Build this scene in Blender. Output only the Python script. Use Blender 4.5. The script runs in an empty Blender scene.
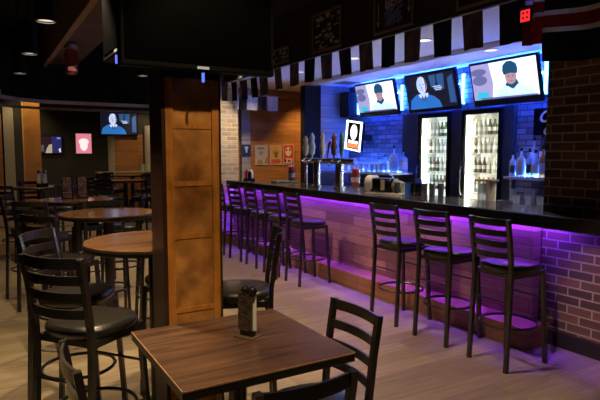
import bpy, bmesh, math, random
from mathutils import Vector, Matrix
random.seed(7)
PI = math.pi
sc = bpy.context.scene
COL = sc.collection

# ------------------------------------------------------------------ materials
def newmat(name):
    m = bpy.data.materials.new(name); m.use_nodes = True
    nt = m.node_tree
    return m, nt, nt.nodes['Principled BSDF']
def plain(name, col, rough=.5, metal=0., vary=.12, scale=30., spec=.5, coat=0., bump=0.):
    m, nt, b = newmat(name)
    tc = nt.nodes.new('ShaderNodeTexCoord'); n = nt.nodes.new('ShaderNodeTexNoise')
    n.inputs['Scale'].default_value = scale; n.inputs['Detail'].default_value = 3
    r = nt.nodes.new('ShaderNodeValToRGB')
    r.color_ramp.elements[0].position = .3; r.color_ramp.elements[1].position = .7
    r.color_ramp.elements[0].color = [c*(1-vary) for c in col[:3]]+[1]
    r.color_ramp.elements[1].color = [min(1, c*(1+vary)) for c in col[:3]]+[1]
    nt.links.new(tc.outputs['Object'], n.inputs['Vector']); nt.links.new(n.outputs['Fac'], r.inputs['Fac'])
    nt.links.new(r.outputs['Color'], b.inputs['Base Color'])
    b.inputs['Roughness'].default_value = rough; b.inputs['Metallic'].default_value = metal
    b.inputs['Specular IOR Level'].default_value = spec; b.inputs['Coat Weight'].default_value = coat
    if bump:
        bp = nt.nodes.new('ShaderNodeBump'); bp.inputs['Strength'].default_value = bump; bp.inputs['Distance'].default_value = .01
        nt.links.new(n.outputs['Fac'], bp.inputs['Height']); nt.links.new(bp.outputs['Normal'], b.inputs['Normal'])
    return m
def emit(name, col, s):
    m, nt, b = newmat(name)
    b.inputs['Base Color'].default_value = (*[c*.5 for c in col], 1)
    b.inputs['Emission Color'].default_value = (*col, 1); b.inputs['Emission Strength'].default_value = s
    return m
def plane_vec(nt, ax, ay, rot=0):
    """2-D coordinates in metres picked from the object's own axes"""
    tc = nt.nodes.new('ShaderNodeTexCoord'); s = nt.nodes.new('ShaderNodeSeparateXYZ'); c = nt.nodes.new('ShaderNodeCombineXYZ')
    nt.links.new(tc.outputs['Object'], s.inputs[0])
    nt.links.new(s.outputs[ax], c.inputs[0]); nt.links.new(s.outputs[ay], c.inputs[1])
    return c.outputs[0]
def brick(name, c1, c2, mortar, ax, ay, w=.2, h=.067, ms=.006, rough=.85, bias=0., bump=.6, grain=(3, 40), gamt=.45, offset=.5):
    m, nt, b = newmat(name)
    v = plane_vec(nt, ax, ay)
    t = nt.nodes.new('ShaderNodeTexBrick'); nt.links.new(v, t.inputs['Vector'])
    t.offset = offset
    for k, val in (('Scale', 1), ('Mortar Size', ms), ('Mortar Smooth', .15), ('Bias', bias), ('Brick Width', w), ('Row Height', h)):
        t.inputs[k].default_value = val
    t.inputs['Color1'].default_value = (*c1, 1); t.inputs['Color2'].default_value = (*c2, 1); t.inputs['Mortar'].default_value = (*mortar, 1)
    mp = nt.nodes.new('ShaderNodeMapping'); mp.inputs['Scale'].default_value = (grain[0], grain[1], 1); nt.links.new(v, mp.inputs['Vector'])
    n = nt.nodes.new('ShaderNodeTexNoise'); n.inputs['Scale'].default_value = 1; n.inputs['Detail'].default_value = 5; nt.links.new(mp.outputs[0], n.inputs['Vector'])
    mx = nt.nodes.new('ShaderNodeMix'); mx.data_type = 'RGBA'; mx.blend_type = 'OVERLAY'; mx.inputs['Factor'].default_value = gamt
    nt.links.new(t.outputs['Color'], mx.inputs['A']); nt.links.new(n.outputs['Fac'], mx.inputs['B'])
    nt.links.new(mx.outputs['Result'], b.inputs['Base Color'])
    b.inputs['Roughness'].default_value = rough
    bp = nt.nodes.new('ShaderNodeBump'); bp.inputs['Strength'].default_value = bump; bp.inputs['Distance'].default_value = .008; bp.invert = True
    nt.links.new(t.outputs['Fac'], bp.inputs['Height']); nt.links.new(bp.outputs['Normal'], b.inputs['Normal'])
    return m
def glassmat(name, col=(1, 1, 1), gl=.08, body=.0, bodycol=(.8, .85, .9)):
    m = bpy.data.materials.new(name); m.use_nodes = True; nt = m.node_tree
    nt.nodes.clear(); o = nt.nodes.new('ShaderNodeOutputMaterial')
    tr = nt.nodes.new('ShaderNodeBsdfTransparent'); tr.inputs[0].default_value = (*col, 1)
    g = nt.nodes.new('ShaderNodeBsdfGlossy'); g.inputs['Roughness'].default_value = .05
    fr = nt.nodes.new('ShaderNodeLayerWeight'); fr.inputs[0].default_value = .25
    mth = nt.nodes.new('ShaderNodeMath'); mth.operation = 'MULTIPLY_ADD'; mth.inputs[1].default_value = .6; mth.inputs[2].default_value = gl
    nt.links.new(fr.outputs['Facing'], mth.inputs[0])
    mx = nt.nodes.new('ShaderNodeMixShader'); nt.links.new(mth.outputs[0], mx.inputs[0]); nt.links.new(tr.outputs[0], mx.inputs[1]); nt.links.new(g.outputs[0], mx.inputs[2])
    d = nt.nodes.new('ShaderNodeBsdfDiffuse'); d.inputs[0].default_value = (*bodycol, 1)
    m2 = nt.nodes.new('ShaderNodeMixShader'); m2.inputs[0].default_value = body
    nt.links.new(mx.outputs[0], m2.inputs[1]); nt.links.new(d.outputs[0], m2.inputs[2])
    nt.links.new(m2.outputs[0], o.inputs[0])
    return m

M = {}
M['floor'] = brick('pale_oak_planks', (.34, .265, .18), (.235, .18, .12), (.15, .115, .08), 0, 1, 1.8, .16, .002, .42, bump=.12, grain=(2.5, 30), gamt=.5, offset=.37)
M['ceil'] = plain('dark_ceiling_paint', (.012, .010, .010), .9, vary=.3, scale=3)
M['surround'] = plain('charcoal_surround', (.040, .040, .044), .5)
M['black'] = plain('black_paint', (.008, .0075, .008), .75, spec=.15)
M['soffit_face'] = plain('dark_brown_soffit', (.030, .020, .017), .8, vary=.25, scale=2)
M['soffit_white'] = plain('white_soffit_paint', (.80, .80, .81), .7, vary=.04, scale=3)
M['wall_dark'] = plain('dark_olive_wall', (.045, .038, .026), .85, vary=.2, scale=2)
M['brick_x'] = brick('dark_brown_brick', (.17, .085, .062), (.065, .040, .036), (.36, .275, .22), 1, 2, .205, .072, .007, .8)
M['brick_y'] = brick('dark_brown_brick_end', (.17, .085, .062), (.065, .040, .036), (.36, .275, .22), 0, 2, .205, .072, .007, .8)
M['brick_bar'] = brick('grey_bar_brick', (.34, .29, .29), (.10, .085, .09), (.05, .045, .045), 1, 2, .205, .072, .007, .7)
M['brick_tan'] = brick('tan_brick', (.62, .50, .33), (.40, .30, .19), (.62, .54, .42), 0, 2, .20, .078, .008, .8)
M['brick_tan_side'] = brick('tan_brick_side', (.62, .50, .33), (.40, .30, .19), (.62, .54, .42), 1, 2, .20, .078, .008, .8)
M['barfront'] = brick('reclaimed_board_cladding', (.50, .27, .19), (.22, .11, .08), (.07, .035, .025), 1, 2, .62, .115, .0025, .45, bump=.3, grain=(5, 60), gamt=.6, offset=.43)
M['alcove'] = brick('warm_wood_panel', (.46, .20, .06), (.33, .135, .04), (.12, .05, .02), 0, 2, 1.1, .2, .003, .5, bump=.2, grain=(2, 25), gamt=.55, offset=.4)
M['bluewall'] = brick('grey_wood_panel', (.36, .33, .33), (.26, .24, .25), (.12, .10, .10), 0, 2, 1.1, .2, .003, .55, bump=.2, grain=(2, 25), gamt=.5)
M['step'] = brick('step_wood', (.36, .17, .07), (.27, .12, .05), (.08, .04, .02), 1, 2, 1.4, .4, .003, .45, bump=.2, grain=(2, 30), gamt=.5)
M['baseboard'] = plain('black_baseboard', (.018, .015, .014), .5)

def woodgrain(name, dark, light, ax, ay, sc_=(1.5, 18), rough=.35, blotch=0., coat=0.):
    m, nt, b = newmat(name)
    v = plane_vec(nt, ax, ay)
    mp = nt.nodes.new('ShaderNodeMapping'); mp.inputs['Scale'].default_value = (sc_[0], sc_[1], 1); nt.links.new(v, mp.inputs['Vector'])
    n = nt.nodes.new('ShaderNodeTexNoise'); n.inputs['Scale'].default_value = 1; n.inputs['Detail'].default_value = 6; n.inputs['Distortion'].default_value = .6
    nt.links.new(mp.outputs[0], n.inputs['Vector'])
    r = nt.nodes.new('ShaderNodeValToRGB'); r.color_ramp.elements[0].position = .3; r.color_ramp.elements[1].position = .72
    r.color_ramp.elements[0].color = (*dark, 1); r.color_ramp.elements[1].color = (*light, 1)
    nt.links.new(n.outputs['Fac'], r.inputs['Fac'])
    out = r.outputs['Color']
    if blotch:
        n2 = nt.nodes.new('ShaderNodeTexNoise'); n2.inputs['Scale'].default_value = 9; n2.inputs['Detail'].default_value = 4; nt.links.new(v, n2.inputs['Vector'])
        mx = nt.nodes.new('ShaderNodeMix'); mx.data_type = 'RGBA'; mx.blend_type = 'OVERLAY'; mx.inputs['Factor'].default_value = blotch
        nt.links.new(out, mx.inputs['A']); nt.links.new(n2.outputs['Fac'], mx.inputs['B']); out = mx.outputs['Result']
    nt.links.new(out, b.inputs['Base Color']); b.inputs['Roughness'].default_value = rough; b.inputs['Coat Weight'].default_value = coat
    return m
M['walnut'] = woodgrain('walnut_tabletop', (.032, .016, .011), (.135, .070, .045), 0, 1, (2.0, 30), .28)
M['walnut2'] = woodgrain('round_walnut_tabletop', (.085, .042, .022), (.21, .11, .06), 0, 1, (2, 20), .13)
M['edge_light'] = plain('pale_table_edge', (.42, .24, .14), .4)  # pale brown line along the upper rim of the tabletop
M['edge_dark'] = plain('dark_table_edge', (.016, .012, .011), .35)
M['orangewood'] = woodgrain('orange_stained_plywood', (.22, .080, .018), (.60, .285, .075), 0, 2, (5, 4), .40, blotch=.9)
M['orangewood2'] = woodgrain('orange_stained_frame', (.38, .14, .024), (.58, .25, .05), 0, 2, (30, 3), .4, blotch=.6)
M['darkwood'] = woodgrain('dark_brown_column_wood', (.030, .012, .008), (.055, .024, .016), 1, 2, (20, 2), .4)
M['beamwood'] = woodgrain('brown_beam_wood', (.085, .055, .036), (.15, .10, .068), 1, 2, (2, 10), .6)
M['granite'] = plain('black_polished_granite', (.060, .060, .064), .10, vary=.6, scale=140)
M['barrail'] = plain('black_bar_rail', (.009, .008, .008), .3)
M['frame'] = plain('black_powder_coated_metal', (.014, .013, .014), .30, vary=.2, scale=60, spec=.9)
M['vinyl'] = plain('black_vinyl', (.020, .018, .017), .30, vary=.15, scale=25, coat=.25)
M['chrome'] = plain('brushed_chrome', (.75, .75, .77), .18, 1., vary=.05)
M['steel'] = plain('steel', (.55, .56, .58), .25, 1., vary=.05)
M['white'] = plain('white_plastic', (.78, .78, .78), .35, vary=.04)
M['cream'] = plain('cream_plastic', (.72, .68, .52), .4, vary=.06)
M['blackgloss'] = plain('glossy_black_plastic', (.008, .008, .010), .2)
M['glass'] = glassmat('clear_glass')
M['barglass'] = glassmat('frosted_bar_glass', (.9, .95, 1), .15, .42)
M['doorglass'] = glassmat('fridge_door_glass', (.97, .98, .98), .01)
M['fridge_white'] = plain('white_fridge_liner', (.85, .86, .85), .5, vary=.03)

# ------------------------------------------------------------------ geometry helpers
def obj(name, bm, mat, parent=None, loc=None, smooth=False):
    me = bpy.data.meshes.new(name)
    bmesh.ops.recalc_face_normals(bm, faces=bm.faces[:])
    bm.to_mesh(me); bm.free()
    for m in (mat if isinstance(mat, (list, tuple)) else [mat]): me.materials.append(m)
    if smooth:
        for p in me.polygons: p.use_smooth = True
        try: me.set_sharp_from_angle(angle=math.radians(40))
        except Exception: pass
    o = bpy.data.objects.new(name, me); COL.objects.link(o)
    if parent: o.parent = parent
    if loc: o.location = loc
    return o
def tag(o, label=None, cat=None, group=None, kind=None):
    if label: o['label'] = label
    if cat: o['category'] = cat
    if group: o['group'] = group
    if kind: o['kind'] = kind
    return o
def thing(name, label, cat, loc=(0, 0, 0), rz=0, group=None):
    o = bpy.data.objects.new(name, None); COL.objects.link(o)
    o.empty_display_size = .1; o.location = loc; o.rotation_euler = (0, 0, rz)
    return tag(o, label, cat, group)
def dup(root, loc, rz, label=None, group=None):
    r = root.copy(); COL.objects.link(r); r.location = loc; r.rotation_euler = (root.rotation_euler.x, root.rotation_euler.y, rz)
    if label: r['label'] = label
    if group: r['group'] = group
    for ch in list(root.children):
        c = ch.copy(); COL.objects.link(c); c.parent = r
        for g in ch.children:
            d = g.copy(); COL.objects.link(d); d.parent = c
    return r
def box(bm, x0, x1, y0, y1, z0, z1, bev=0, mi=0, mtx=None):
    vs = [bm.verts.new((x, y, z)) for x in (x0, x1) for y in (y0, y1) for z in (z0, z1)]
    idx = [(0, 1, 3, 2), (4, 6, 7, 5), (0, 4, 5, 1), (2, 3, 7, 6), (0, 2, 6, 4), (1, 5, 7, 3)]
    fs = [bm.faces.new([vs[i] for i in f]) for f in idx]
    for f in fs: f.material_index = mi
    if mtx is not None: bmesh.ops.transform(bm, matrix=mtx, verts=vs)
    if bev:
        es = list({e for f in fs for e in f.edges})
        bmesh.ops.bevel(bm, geom=es, offset=bev, segments=2, affect='EDGES', profile=.5, material=mi)
    return bm
def B(*a, **k): return box(bmesh.new(), *a, **k)
def lathe(bm, prof, seg=20, cx=0, cy=0, z=0, mi=0, sx=1, sy=1):
    rings = []
    for r, h in prof:
        if r < 1e-5: rings.append([bm.verts.new((cx, cy, z+h))])
        else: rings.append([bm.verts.new((cx+sx*r*math.cos(2*PI*i/seg), cy+sy*r*math.sin(2*PI*i/seg), z+h)) for i in range(seg)])
    for a, b in zip(rings, rings[1:]):
        if len(a) == 1 and len(b) == 1: continue
        for i in range(seg):
            j = (i+1) % seg
            if len(a) == 1: f = bm.faces.new((a[0], b[i], b[j]))
            elif len(b) == 1: f = bm.faces.new((a[i], a[j], b[0]))
            else: f = bm.faces.new((a[i], a[j], b[j], b[i]))
            f.material_index = mi
    return bm
def L(prof, seg=20, **k): return lathe(bmesh.new(), prof, seg, **k)
def tube(bm, pts, r, seg=8, closed=False, mi=0, rect=None):
    """sweep a round (or rectangular rect=(half_a, half_b)) section along a polyline"""
    pts = [Vector(p) for p in pts]; n = len(pts); rings = []
    for i, p in enumerate(pts):
        a = pts[(i-1) % n] if (closed or i > 0) else p
        b = pts[(i+1) % n] if (closed or i < n-1) else p
        t = (b-a).normalized()
        up = Vector((0, 0, 1)) if abs(t.z) < .95 else Vector((1, 0, 0))
        u = t.cross(up).normalized(); v = u.cross(t).normalized()
        rr = r[i] if isinstance(r, (list, tuple)) else r
        if rect: offs = [(rect[0], rect[1]), (-rect[0], rect[1]), (-rect[0], -rect[1]), (rect[0], -rect[1])]
        else: offs = [(rr*math.cos(2*PI*k/seg), rr*math.sin(2*PI*k/seg)) for k in range(seg)]
        rings.append([bm.verts.new(p+u*x+v*y) for x, y in offs])
    m = len(rings[0])
    for i in range(n if closed else n-1):
        A, Bq = rings[i], rings[(i+1) % n]
        for k in range(m):
            f = bm.faces.new((A[k], A[(k+1) % m], Bq[(k+1) % m], Bq[k])); f.material_index = mi
    if not closed:
        bm.faces.new(rings[0][::-1]).material_index = mi; bm.faces.new(rings[-1]).material_index = mi
    return bm
def T(*a, **k): return tube(bmesh.new(), *a, **k)
def poly(bm, pts, mi=0, w=0.):
    """flat polygon, pts (x, z) in the local XZ plane facing -Y, at y = -w"""
    f = bm.faces.new([bm.verts.new((x, -w, z)) for x, z in pts]); f.material_index = mi
def ell(cx, cz, rx, rz, n=20, a0=0, a1=2*PI):
    return [(cx+rx*math.cos(a0+(a1-a0)*i/n), cz+rz*math.sin(a0+(a1-a0)*i/n)) for i in range(n if abs(a1-a0) > 6.2 else n+1)]
def text_bm(s, size, shear=0., bold=0.):
    cu = bpy.data.curves.new('lettering', 'FONT'); cu.body = s; cu.size = size; cu.align_x = 'CENTER'; cu.align_y = 'CENTER'
    cu.shear = shear; cu.offset = bold; cu.extrude = .002
    o = bpy.data.objects.new('lettering', cu); COL.objects.link(o)
    me = bpy.data.meshes.new_from_object(o.evaluated_get(bpy.context.evaluated_depsgraph_get()))
    bm = bmesh.new(); bm.from_mesh(me)
    bpy.data.objects.remove(o); bpy.data.curves.remove(cu); bpy.data.meshes.remove(me)
    bm.transform(Matrix.Rotation(PI/2, 4, 'X'))
    return bm
FACE_NX = -PI/2       # rotation turning a part built facing -Y into one facing -X
ORD = ['first', 'second', 'third', 'fourth', 'fifth', 'sixth', 'seventh', 'eighth', 'ninth', 'tenth', 'eleventh', 'twelfth', 'thirteenth', 'fourteenth']

# ------------------------------------------------------------------ setting
def struct(name, bm, mat, label=None): return tag(obj(name, bm, mat), label, None, None, 'structure')
struct('floor', B(-4, 6.3, -3, 16.1, -.1, 0), M['floor'])
struct('ceiling', B(-4, 6.3, -3, 16.1, 3.5, 3.6), M['ceil'])
struct('wall_left', B(-4.1, -4, -3, 16.1, 0, 3.5), M['wall_dark'])
struct('wall_near', B(-4, 6.3, -3.1, -3, 0, 3.5), M['wall_dark'])
struct('wall_far', B(-4, 6.3, 16, 16.1, 0, 3.5), M['wall_dark'])
bm = B(5.75, 5.85, -3, 4.44, 0, 3.5); box(bm, 5.75, 5.85, 6.50, 8.0, 0, 3.5); box(bm, 5.75, 5.85, 4.44, 6.50, 2.165, 3.5)
struct('wall_bar', bm, M['brick_bar'])
struct('wall_service', B(6.25, 6.3, -3, 8.0, 0, 3.5), M['wall_dark'])
struct('wall_alcove', B(4.02, 6.3, 9.5, 9.6, 0, 3.5), M['alcove'])
struct('wall_passage', B(4.6, 4.7, 9.6, 16, 0, 3.5), M['wall_dark'])
struct('wall_back', B(5.13, 6.3, 8.0, 8.1, 0, 3.5), M['bluewall'])
struct('trim_1', B(4.80, 5.13, 7.97, 8.12, 0, 2.72, bev=.01), M['black'])
struct('wall_side', B(6.2, 6.3, 8.1, 9.5, 0, 3.5), M['alcove'])
struct('wall_right', B(4.0, 4.45, -.6, 2.81, 0, 3.5), M['brick_x'])
struct('baseboard_right', B(3.965, 4.0, -.6, 2.81, 0, .125, bev=.006), M['baseboard'])
bm = bmesh.new()
box(bm, 3.66, 4.02, 9.0, 9.6, 0, 3.5)
tp = struct('wall_pillar', bm, [M['brick_tan'], M['brick_tan_side']])
for p in tp.data.polygons:
    if abs(p.normal.x) > .7: p.material_index = 1
struct('trim_2', B(4.13, 4.20, 9.44, 9.5, 0, 2.78, bev=.005), M['darkwood'])
struct('trim_3', B(4.27, 4.45, 9.40, 9.5, 0, 2.78, bev=.005), M['bluewall'])
# dropped soffit over the bar: dark face, white underside, step added to hold blue light back from the front
bm = B(3.75, 3.80, .2, 9.5, 2.80, 3.5, mi=0)
struct('wall_soffit', bm, M['soffit_face'])
bm = B(3.80, 5.0, -.6, 9.5, 2.80, 2.86); box(bm, 4.95, 5.75, -.6, 8.0, 2.735, 2.85); box(bm, 5.0, 6.2, 8.1, 9.5, 2.80, 2.86)
struct('ceiling_soffit', bm, M['soffit_white'])
# black bulkhead with curved corner at the far left and its pale trim
def arc_path(off=0):
    P = [(.25-off, 8.4)]
    r = .9+off
    for i in range(1, 11):
        a = PI-PI/2*i/10
        P.append((1.15+r*math.cos(a), 8.9+r*math.sin(a)))
    P += [(4.6, 9.8+off)]
    return P
def bulk(off0, off1, z0, z1):
    bm = bmesh.new()
    A, Bq = arc_path(off0), arc_path(off1)
    rows = [[bm.verts.new((x, y, z)) for x, y in P] for P, z in ((A, z0), (A, z1), (Bq, z1), (Bq, z0))]
    for k in range(4):
        R0, R1 = rows[k], rows[(k+1) % 4]
        for i in range(len(A)-1): bm.faces.new((R0[i], R0[i+1], R1[i+1], R1[i]))
    bm.faces.new([r[0] for r in rows]); bm.faces.new([r[-1] for r in rows])
    return bm
struct('trim_4', bulk(0, .25, 2.43, 3.5), M['black'])
struct('trim_5', bulk(-.03, .02, 2.375, 2.43), plain('pale_bulkhead_trim', (.50, .45, .38), .5))
struct('trim_6', bulk(.3, .36, 2.30, 2.34), plain('grey_far_rail', (.20, .18, .15), .5))
# exposed wooden beam under the ceiling
bm = B(1.0, 1.45, 2.2, 9.79, 3.03, 3.5)
struct('trim_7', bm, M['beamwood'])
struct('trim_8', B(.93, 1.0, 2.2, 9.79, 2.96, 3.5, bev=.004), plain('pale_beam_edge', (.30, .20, .12), .6))
# far wall mouldings and wooden panel
struct('trim_9', B(.54, .78, 15.93, 16, 0, 2.75, bev=.01), plain('beige_moulding', (.42, .36, .26), .6))
struct('trim_10', B(-.6, .50, 15.96, 16, 0, 2.6), M['alcove'])
struct('trim_11', B(3.12, 3.30, 15.95, 16, 0, 2.1), plain('beige_post', (.45, .38, .27), .6))
struct('trim_12', B(3.30, 4.10, 15.96, 16, 0, 2.1), M['alcove'])
struct('trim_13', L([(0, 0), (.24, 0), (.24, 2.35), (0, 2.35)], 24, cx=4.34, cy=15.76), plain('beige_round_wall', (.60, .52, .38), .6))

# ------------------------------------------------------------------ columns
t = thing('wooden_column', 'orange stained wooden column with dark sides behind the square table', 'column', (.90, 2.66, 0))
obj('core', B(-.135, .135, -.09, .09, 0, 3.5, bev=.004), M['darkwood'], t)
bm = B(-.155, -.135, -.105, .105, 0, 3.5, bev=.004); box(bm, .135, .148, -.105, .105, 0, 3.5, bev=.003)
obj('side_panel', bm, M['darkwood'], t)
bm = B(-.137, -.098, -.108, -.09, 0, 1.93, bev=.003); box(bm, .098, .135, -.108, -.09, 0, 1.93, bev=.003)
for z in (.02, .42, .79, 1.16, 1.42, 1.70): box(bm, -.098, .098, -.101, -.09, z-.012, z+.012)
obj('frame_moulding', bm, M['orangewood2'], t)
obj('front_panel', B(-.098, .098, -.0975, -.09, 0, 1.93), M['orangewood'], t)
t = thing('wooden_column', 'slim orange wooden column far away beyond the round tables', 'column', (.82, 11.0, 0))
obj('shaft', B(-.14, .14, -.14, .14, 0, 3.5, bev=.01), woodgrain('orange_column_wood', (.42, .19, .045), (.60, .30, .08), 0, 2, (3, 3), .4, blotch=.3), t)
obj('corner_strip', B(-.155, -.135, -.155, -.135, 0, 3.5), plain('pale_corner_strip', (.7, .45, .2), .4), t)

# ------------------------------------------------------------------ seating
def leg_rect(p, a, b): return T(p, 0, rect=(a, b))
def slat_bm(w, z, h, y, bulge, th=.011, curve=.0):
    bm = bmesh.new(); n = 10; rows = []
    for i in range(n+1):
        s = -1+2*i/n; x = s*w/2; yy = y-bulge*(1-s*s); zt = z+curve*(1-s*s)
        rows.append([bm.verts.new((x, yy-th/2, zt-h/2)), bm.verts.new((x, yy+th/2, zt-h/2)), bm.verts.new((x, yy+th/2, zt+h/2)), bm.verts.new((x, yy-th/2, zt+h/2))])
    for a, b in zip(rows, rows[1:]):
        for k in range(4): bm.faces.new((a[k], a[(k+1) % 4], b[(k+1) % 4], b[k]))
    bm.faces.new(rows[0]); bm.faces.new(rows[-1])
    return bm
def seat_bm(w, d, z0, z1, n=36, p=2.6):
    bm = bmesh.new(); prof = [(.0, 0), (.90, 0), (.97, .18), (1., .45), (.985, .72), (.93, .92), (.75, 1.0), (.4, 1.04), (0, 1.05)]
    rings = []
    for s, h in prof:
        z = z0+(z1-z0)*h
        if s == 0: rings.append([bm.verts.new((0, 0, z))]); continue
        R = []
        for i in range(n):
            a = 2*PI*i/n; c, q = math.cos(a), math.sin(a)
            R.append(bm.verts.new((s*w/2*math.copysign(abs(c)**(2/p), c), s*d/2*math.copysign(abs(q)**(2/p), q), z)))
        rings.append(R)
    for a, b in zip(rings, rings[1:]):
        for i in range(n):
            j = (i+1) % n
            if len(a) == 1: bm.faces.new((a[0], b[i], b[j]))
            elif len(b) == 1: bm.faces.new((a[i], a[j], b[0]))
            else: bm.faces.new((a[i], a[j], b[j], b[i]))
    return bm
def make_seat(name, label, cat, seat_z, top_z, ring_z, group, bulge=.045):
    t = thing(name, label, cat, (0, 0, 0), 0, group)
    obj('seat', seat_bm(.40, .40, seat_z-.062, seat_z), M['vinyl'], t, smooth=True)
    sz = seat_z-.06
    bm = bmesh.new()
    for a, b in (((-.165, -.165), (.165, -.165)), ((.165, -.165), (.165, .165)), ((.165, .165), (-.165, .165)), ((-.165, .165), (-.165, -.165))):
        tube(bm, [(*a, sz-.016), (*b, sz-.016)], 0, rect=(.009, .016))
    obj('seat_frame', bm, M['frame'], t)
    back = top_z-seat_z
    for s in (-1, 1):
        pts = [(s*.175, -.215, 0), (s*.170, -.185, seat_z-.12), (s*.170, -.190, seat_z+.02), (s*.172, -.212, seat_z+back*.55), (s*.174, -.240, top_z)]
        obj('leg', leg_rect(pts, .0135, .0135), M['frame'], t)
        obj('leg', leg_rect([(s*.180, .20, 0), (s*.160, .160, seat_z-.055)], .0135, .0135), M['frame'], t)
    for k in range(4):
        f = .93-.235*k
        z = seat_z+back*f; yb = -.19-.05*max(0, f)**1.6
        obj('slat', slat_bm(.345, z, .043 if k else .05, yb, bulge, curve=.0), M['frame'], t)
    if ring_z:
        obj('foot_ring', T([(.205*math.cos(2*PI*i/28), -.005+.205*math.sin(2*PI*i/28), ring_z) for i in range(28)], .010, 6, closed=True), M['frame'], t, smooth=True)
        bm = bmesh.new()
        for s in (-1, 1):
            yy = -.185-.03*(1-ring_z/(seat_z-.12)); xs = .18-.02*ring_z/seat_z
        bm.free()
        for yy in (-.195, .17): obj('stretcher', T([(-.165, yy, .50), (.165, yy, .50)], .007, 6), M['frame'], t)
    else:
        bm = bmesh.new()
        bm.free()
        for s in (-1, 1): obj('stretcher', T([(s*.172, -.205, .17), (s*.172, .185, .17)], .008, 6), M['frame'], t)
    return t
first_stool = [make_seat('bar_stool', 'x', 'bar stool', .765, 1.105, .30, None)]
def stool(x, y, dx, dy, label, group):
    rz = math.atan2(-dx, dy)
    if first_stool:
        o = first_stool.pop(); stool.src = o; o.location = (x, y, 0); o.rotation_euler.z = rz; o['label'] = label; o['group'] = group
        return o
    return dup(stool.src, (x, y, 0), rz, label, group)
bar_y = [2.64, 3.25, 3.85, 5.55, 6.13, 6.70, 7.27, 7.86]
for i, y in enumerate(bar_y):
    if i < 3: lab = ['black ladder back bar stool at the counter, nearest to the brick pillar', 'black ladder back bar stool at the counter, middle of the near trio', 'black ladder back bar stool at the counter, left end of the near trio'][i]
    else: lab = '%s black bar stool of the far row at the counter, counted from the gap' % ORD[i-3]
    stool(3.39, y, math.cos((-.04, .05, .02, -.03, .08, -.05, .06, 0)[i]), math.sin((-.04, .05, .02, -.03, .08, -.05, .06, 0)[i]), lab, 'bar stools along the counter')
TBL = [(.87, 3.17), (.93, 4.84), (.90, 6.42), (.77, 9.2), (2.35, 10.5), (3.05, 12.9)]
def at_table(bx, by, k, label):
    """stool whose back stands at (bx, by), facing table k"""
    cx, cy = TBL[k]; d = Vector((cx-bx, cy-by)).normalized()
    stool(bx+d.x*.25, by+d.y*.25, d.x, d.y, label, 'bar stools at the round tables')
stool(.445, 2.79, .80, .60, 'black bar stool in the left foreground, its slatted back to the viewer', 'bar stools at the round tables')
stool(.46, 3.38, .82, -.57, 'black bar stool behind the foreground stool, left of the nearest round table', 'bar stools at the round tables')
at_table(1.25, 3.72, 0, 'black bar stool beyond the nearest round table, half hidden by the orange column')
at_table(1.55, 2.88, 0, 'black bar stool side-on behind the square table, right of the orange column')
at_table(.34, 4.45, 1, 'black bar stool at the left of the second round table')
at_table(1.02, 5.50, 1, 'black bar stool at the far side of the second round table')
at_table(1.60, 4.75, 1, 'black bar stool at the right of the second round table')
at_table(.38, 5.78, 2, 'black bar stool at the near left of the third round table')
at_table(.22, 6.70, 2, 'black bar stool at the far left of the third round table')
at_table(1.25, 7.0, 2, 'black bar stool at the far right of the third round table')
at_table(1.58, 6.2, 2, 'black bar stool at the near right of the third round table')
at_table(.24, 8.75, 3, 'black bar stool at the near left of the fourth round table')
at_table(1.08, 8.52, 3, 'black bar stool at the near side of the fourth round table')
at_table(1.42, 9.2, 3, 'black bar stool at the right of the fourth round table')
at_table(.70, 9.88, 3, 'black bar stool at the far side of the fourth round table')
at_table(1.85, 10.05, 4, 'black bar stool at the near left of the round table by the far wooden panel')
at_table(2.75, 10.0, 4, 'black bar stool at the near right of the round table by the far wooden panel')
at_table(1.80, 10.9, 4, 'black bar stool at the far left of the round table by the far wooden panel')
at_table(2.35, 12.5, 5, 'black bar stool at the near left of the farthest round table')
at_table(3.25, 12.15, 5, 'black bar stool at the near side of the farthest round table')
at_table(3.75, 13.0, 5, 'black bar stool at the right of the farthest round table')
at_table(2.6, 13.45, 5, 'black bar stool at the far left of the farthest round table')
# low chairs at the square table
def chair(x, y, dx, dy, label):
    rz = math.atan2(-dx, dy)
    if not hasattr(chair, 'src'):
        chair.src = make_seat('dining_chair', label, 'chair', .46, .86, 0, 'ladder back chairs at the square table', .028)
        chair.src.location = (x, y, 0); chair.src.rotation_euler.z = rz; return
    dup(chair.src, (x, y, 0), rz, label)
chair(1.235, 1.99, -1, 0, 'black ladder back chair at the right side of the square table')
chair(.48, 2.01, 1, 0, 'black ladder back chair at the left side of the square table, cut by the frame')
chair(.85, 1.63, 0, 1, 'black ladder back chair at the near side of the square table')

# ------------------------------------------------------------------ tables
t = thing('square_table', 'square walnut table with dark edge in the foreground', 'table', (.94, 2.135, 0))
obj('tabletop', B(-.369, .369, -.366, .366, .738, .745, bev=.002), M['walnut'], t)
obj('edge_band', B(-.371, .371, -.368, .368, .703, .738, bev=.003), M['edge_dark'], t)
bm = bmesh.new()
for a, b in (((-1, -1), (1, -1)), ((1, -1), (1, 1)), ((1, 1), (-1, 1)), ((-1, 1), (-1, -1))):
    tube(bm, [(a[0]*.370, a[1]*.367, .7395), (b[0]*.370, b[1]*.367, .7395)], 0, rect=(.002, .0035))
obj('edge_strip', bm, M['edge_light'], t)
obj('pedestal', L([(.04, .02), (.04, .66), (.06, .69), (.0, .69)], 16), M['frame'], t, smooth=True)
bm = bmesh.new(); box(bm, -.28, .28, -.03, .03, .67, .703); box(bm, -.03, .03, -.28, .28, .672, .7025)
obj('top_bracket', bm, M['frame'], t)
bm = bmesh.new()
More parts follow.
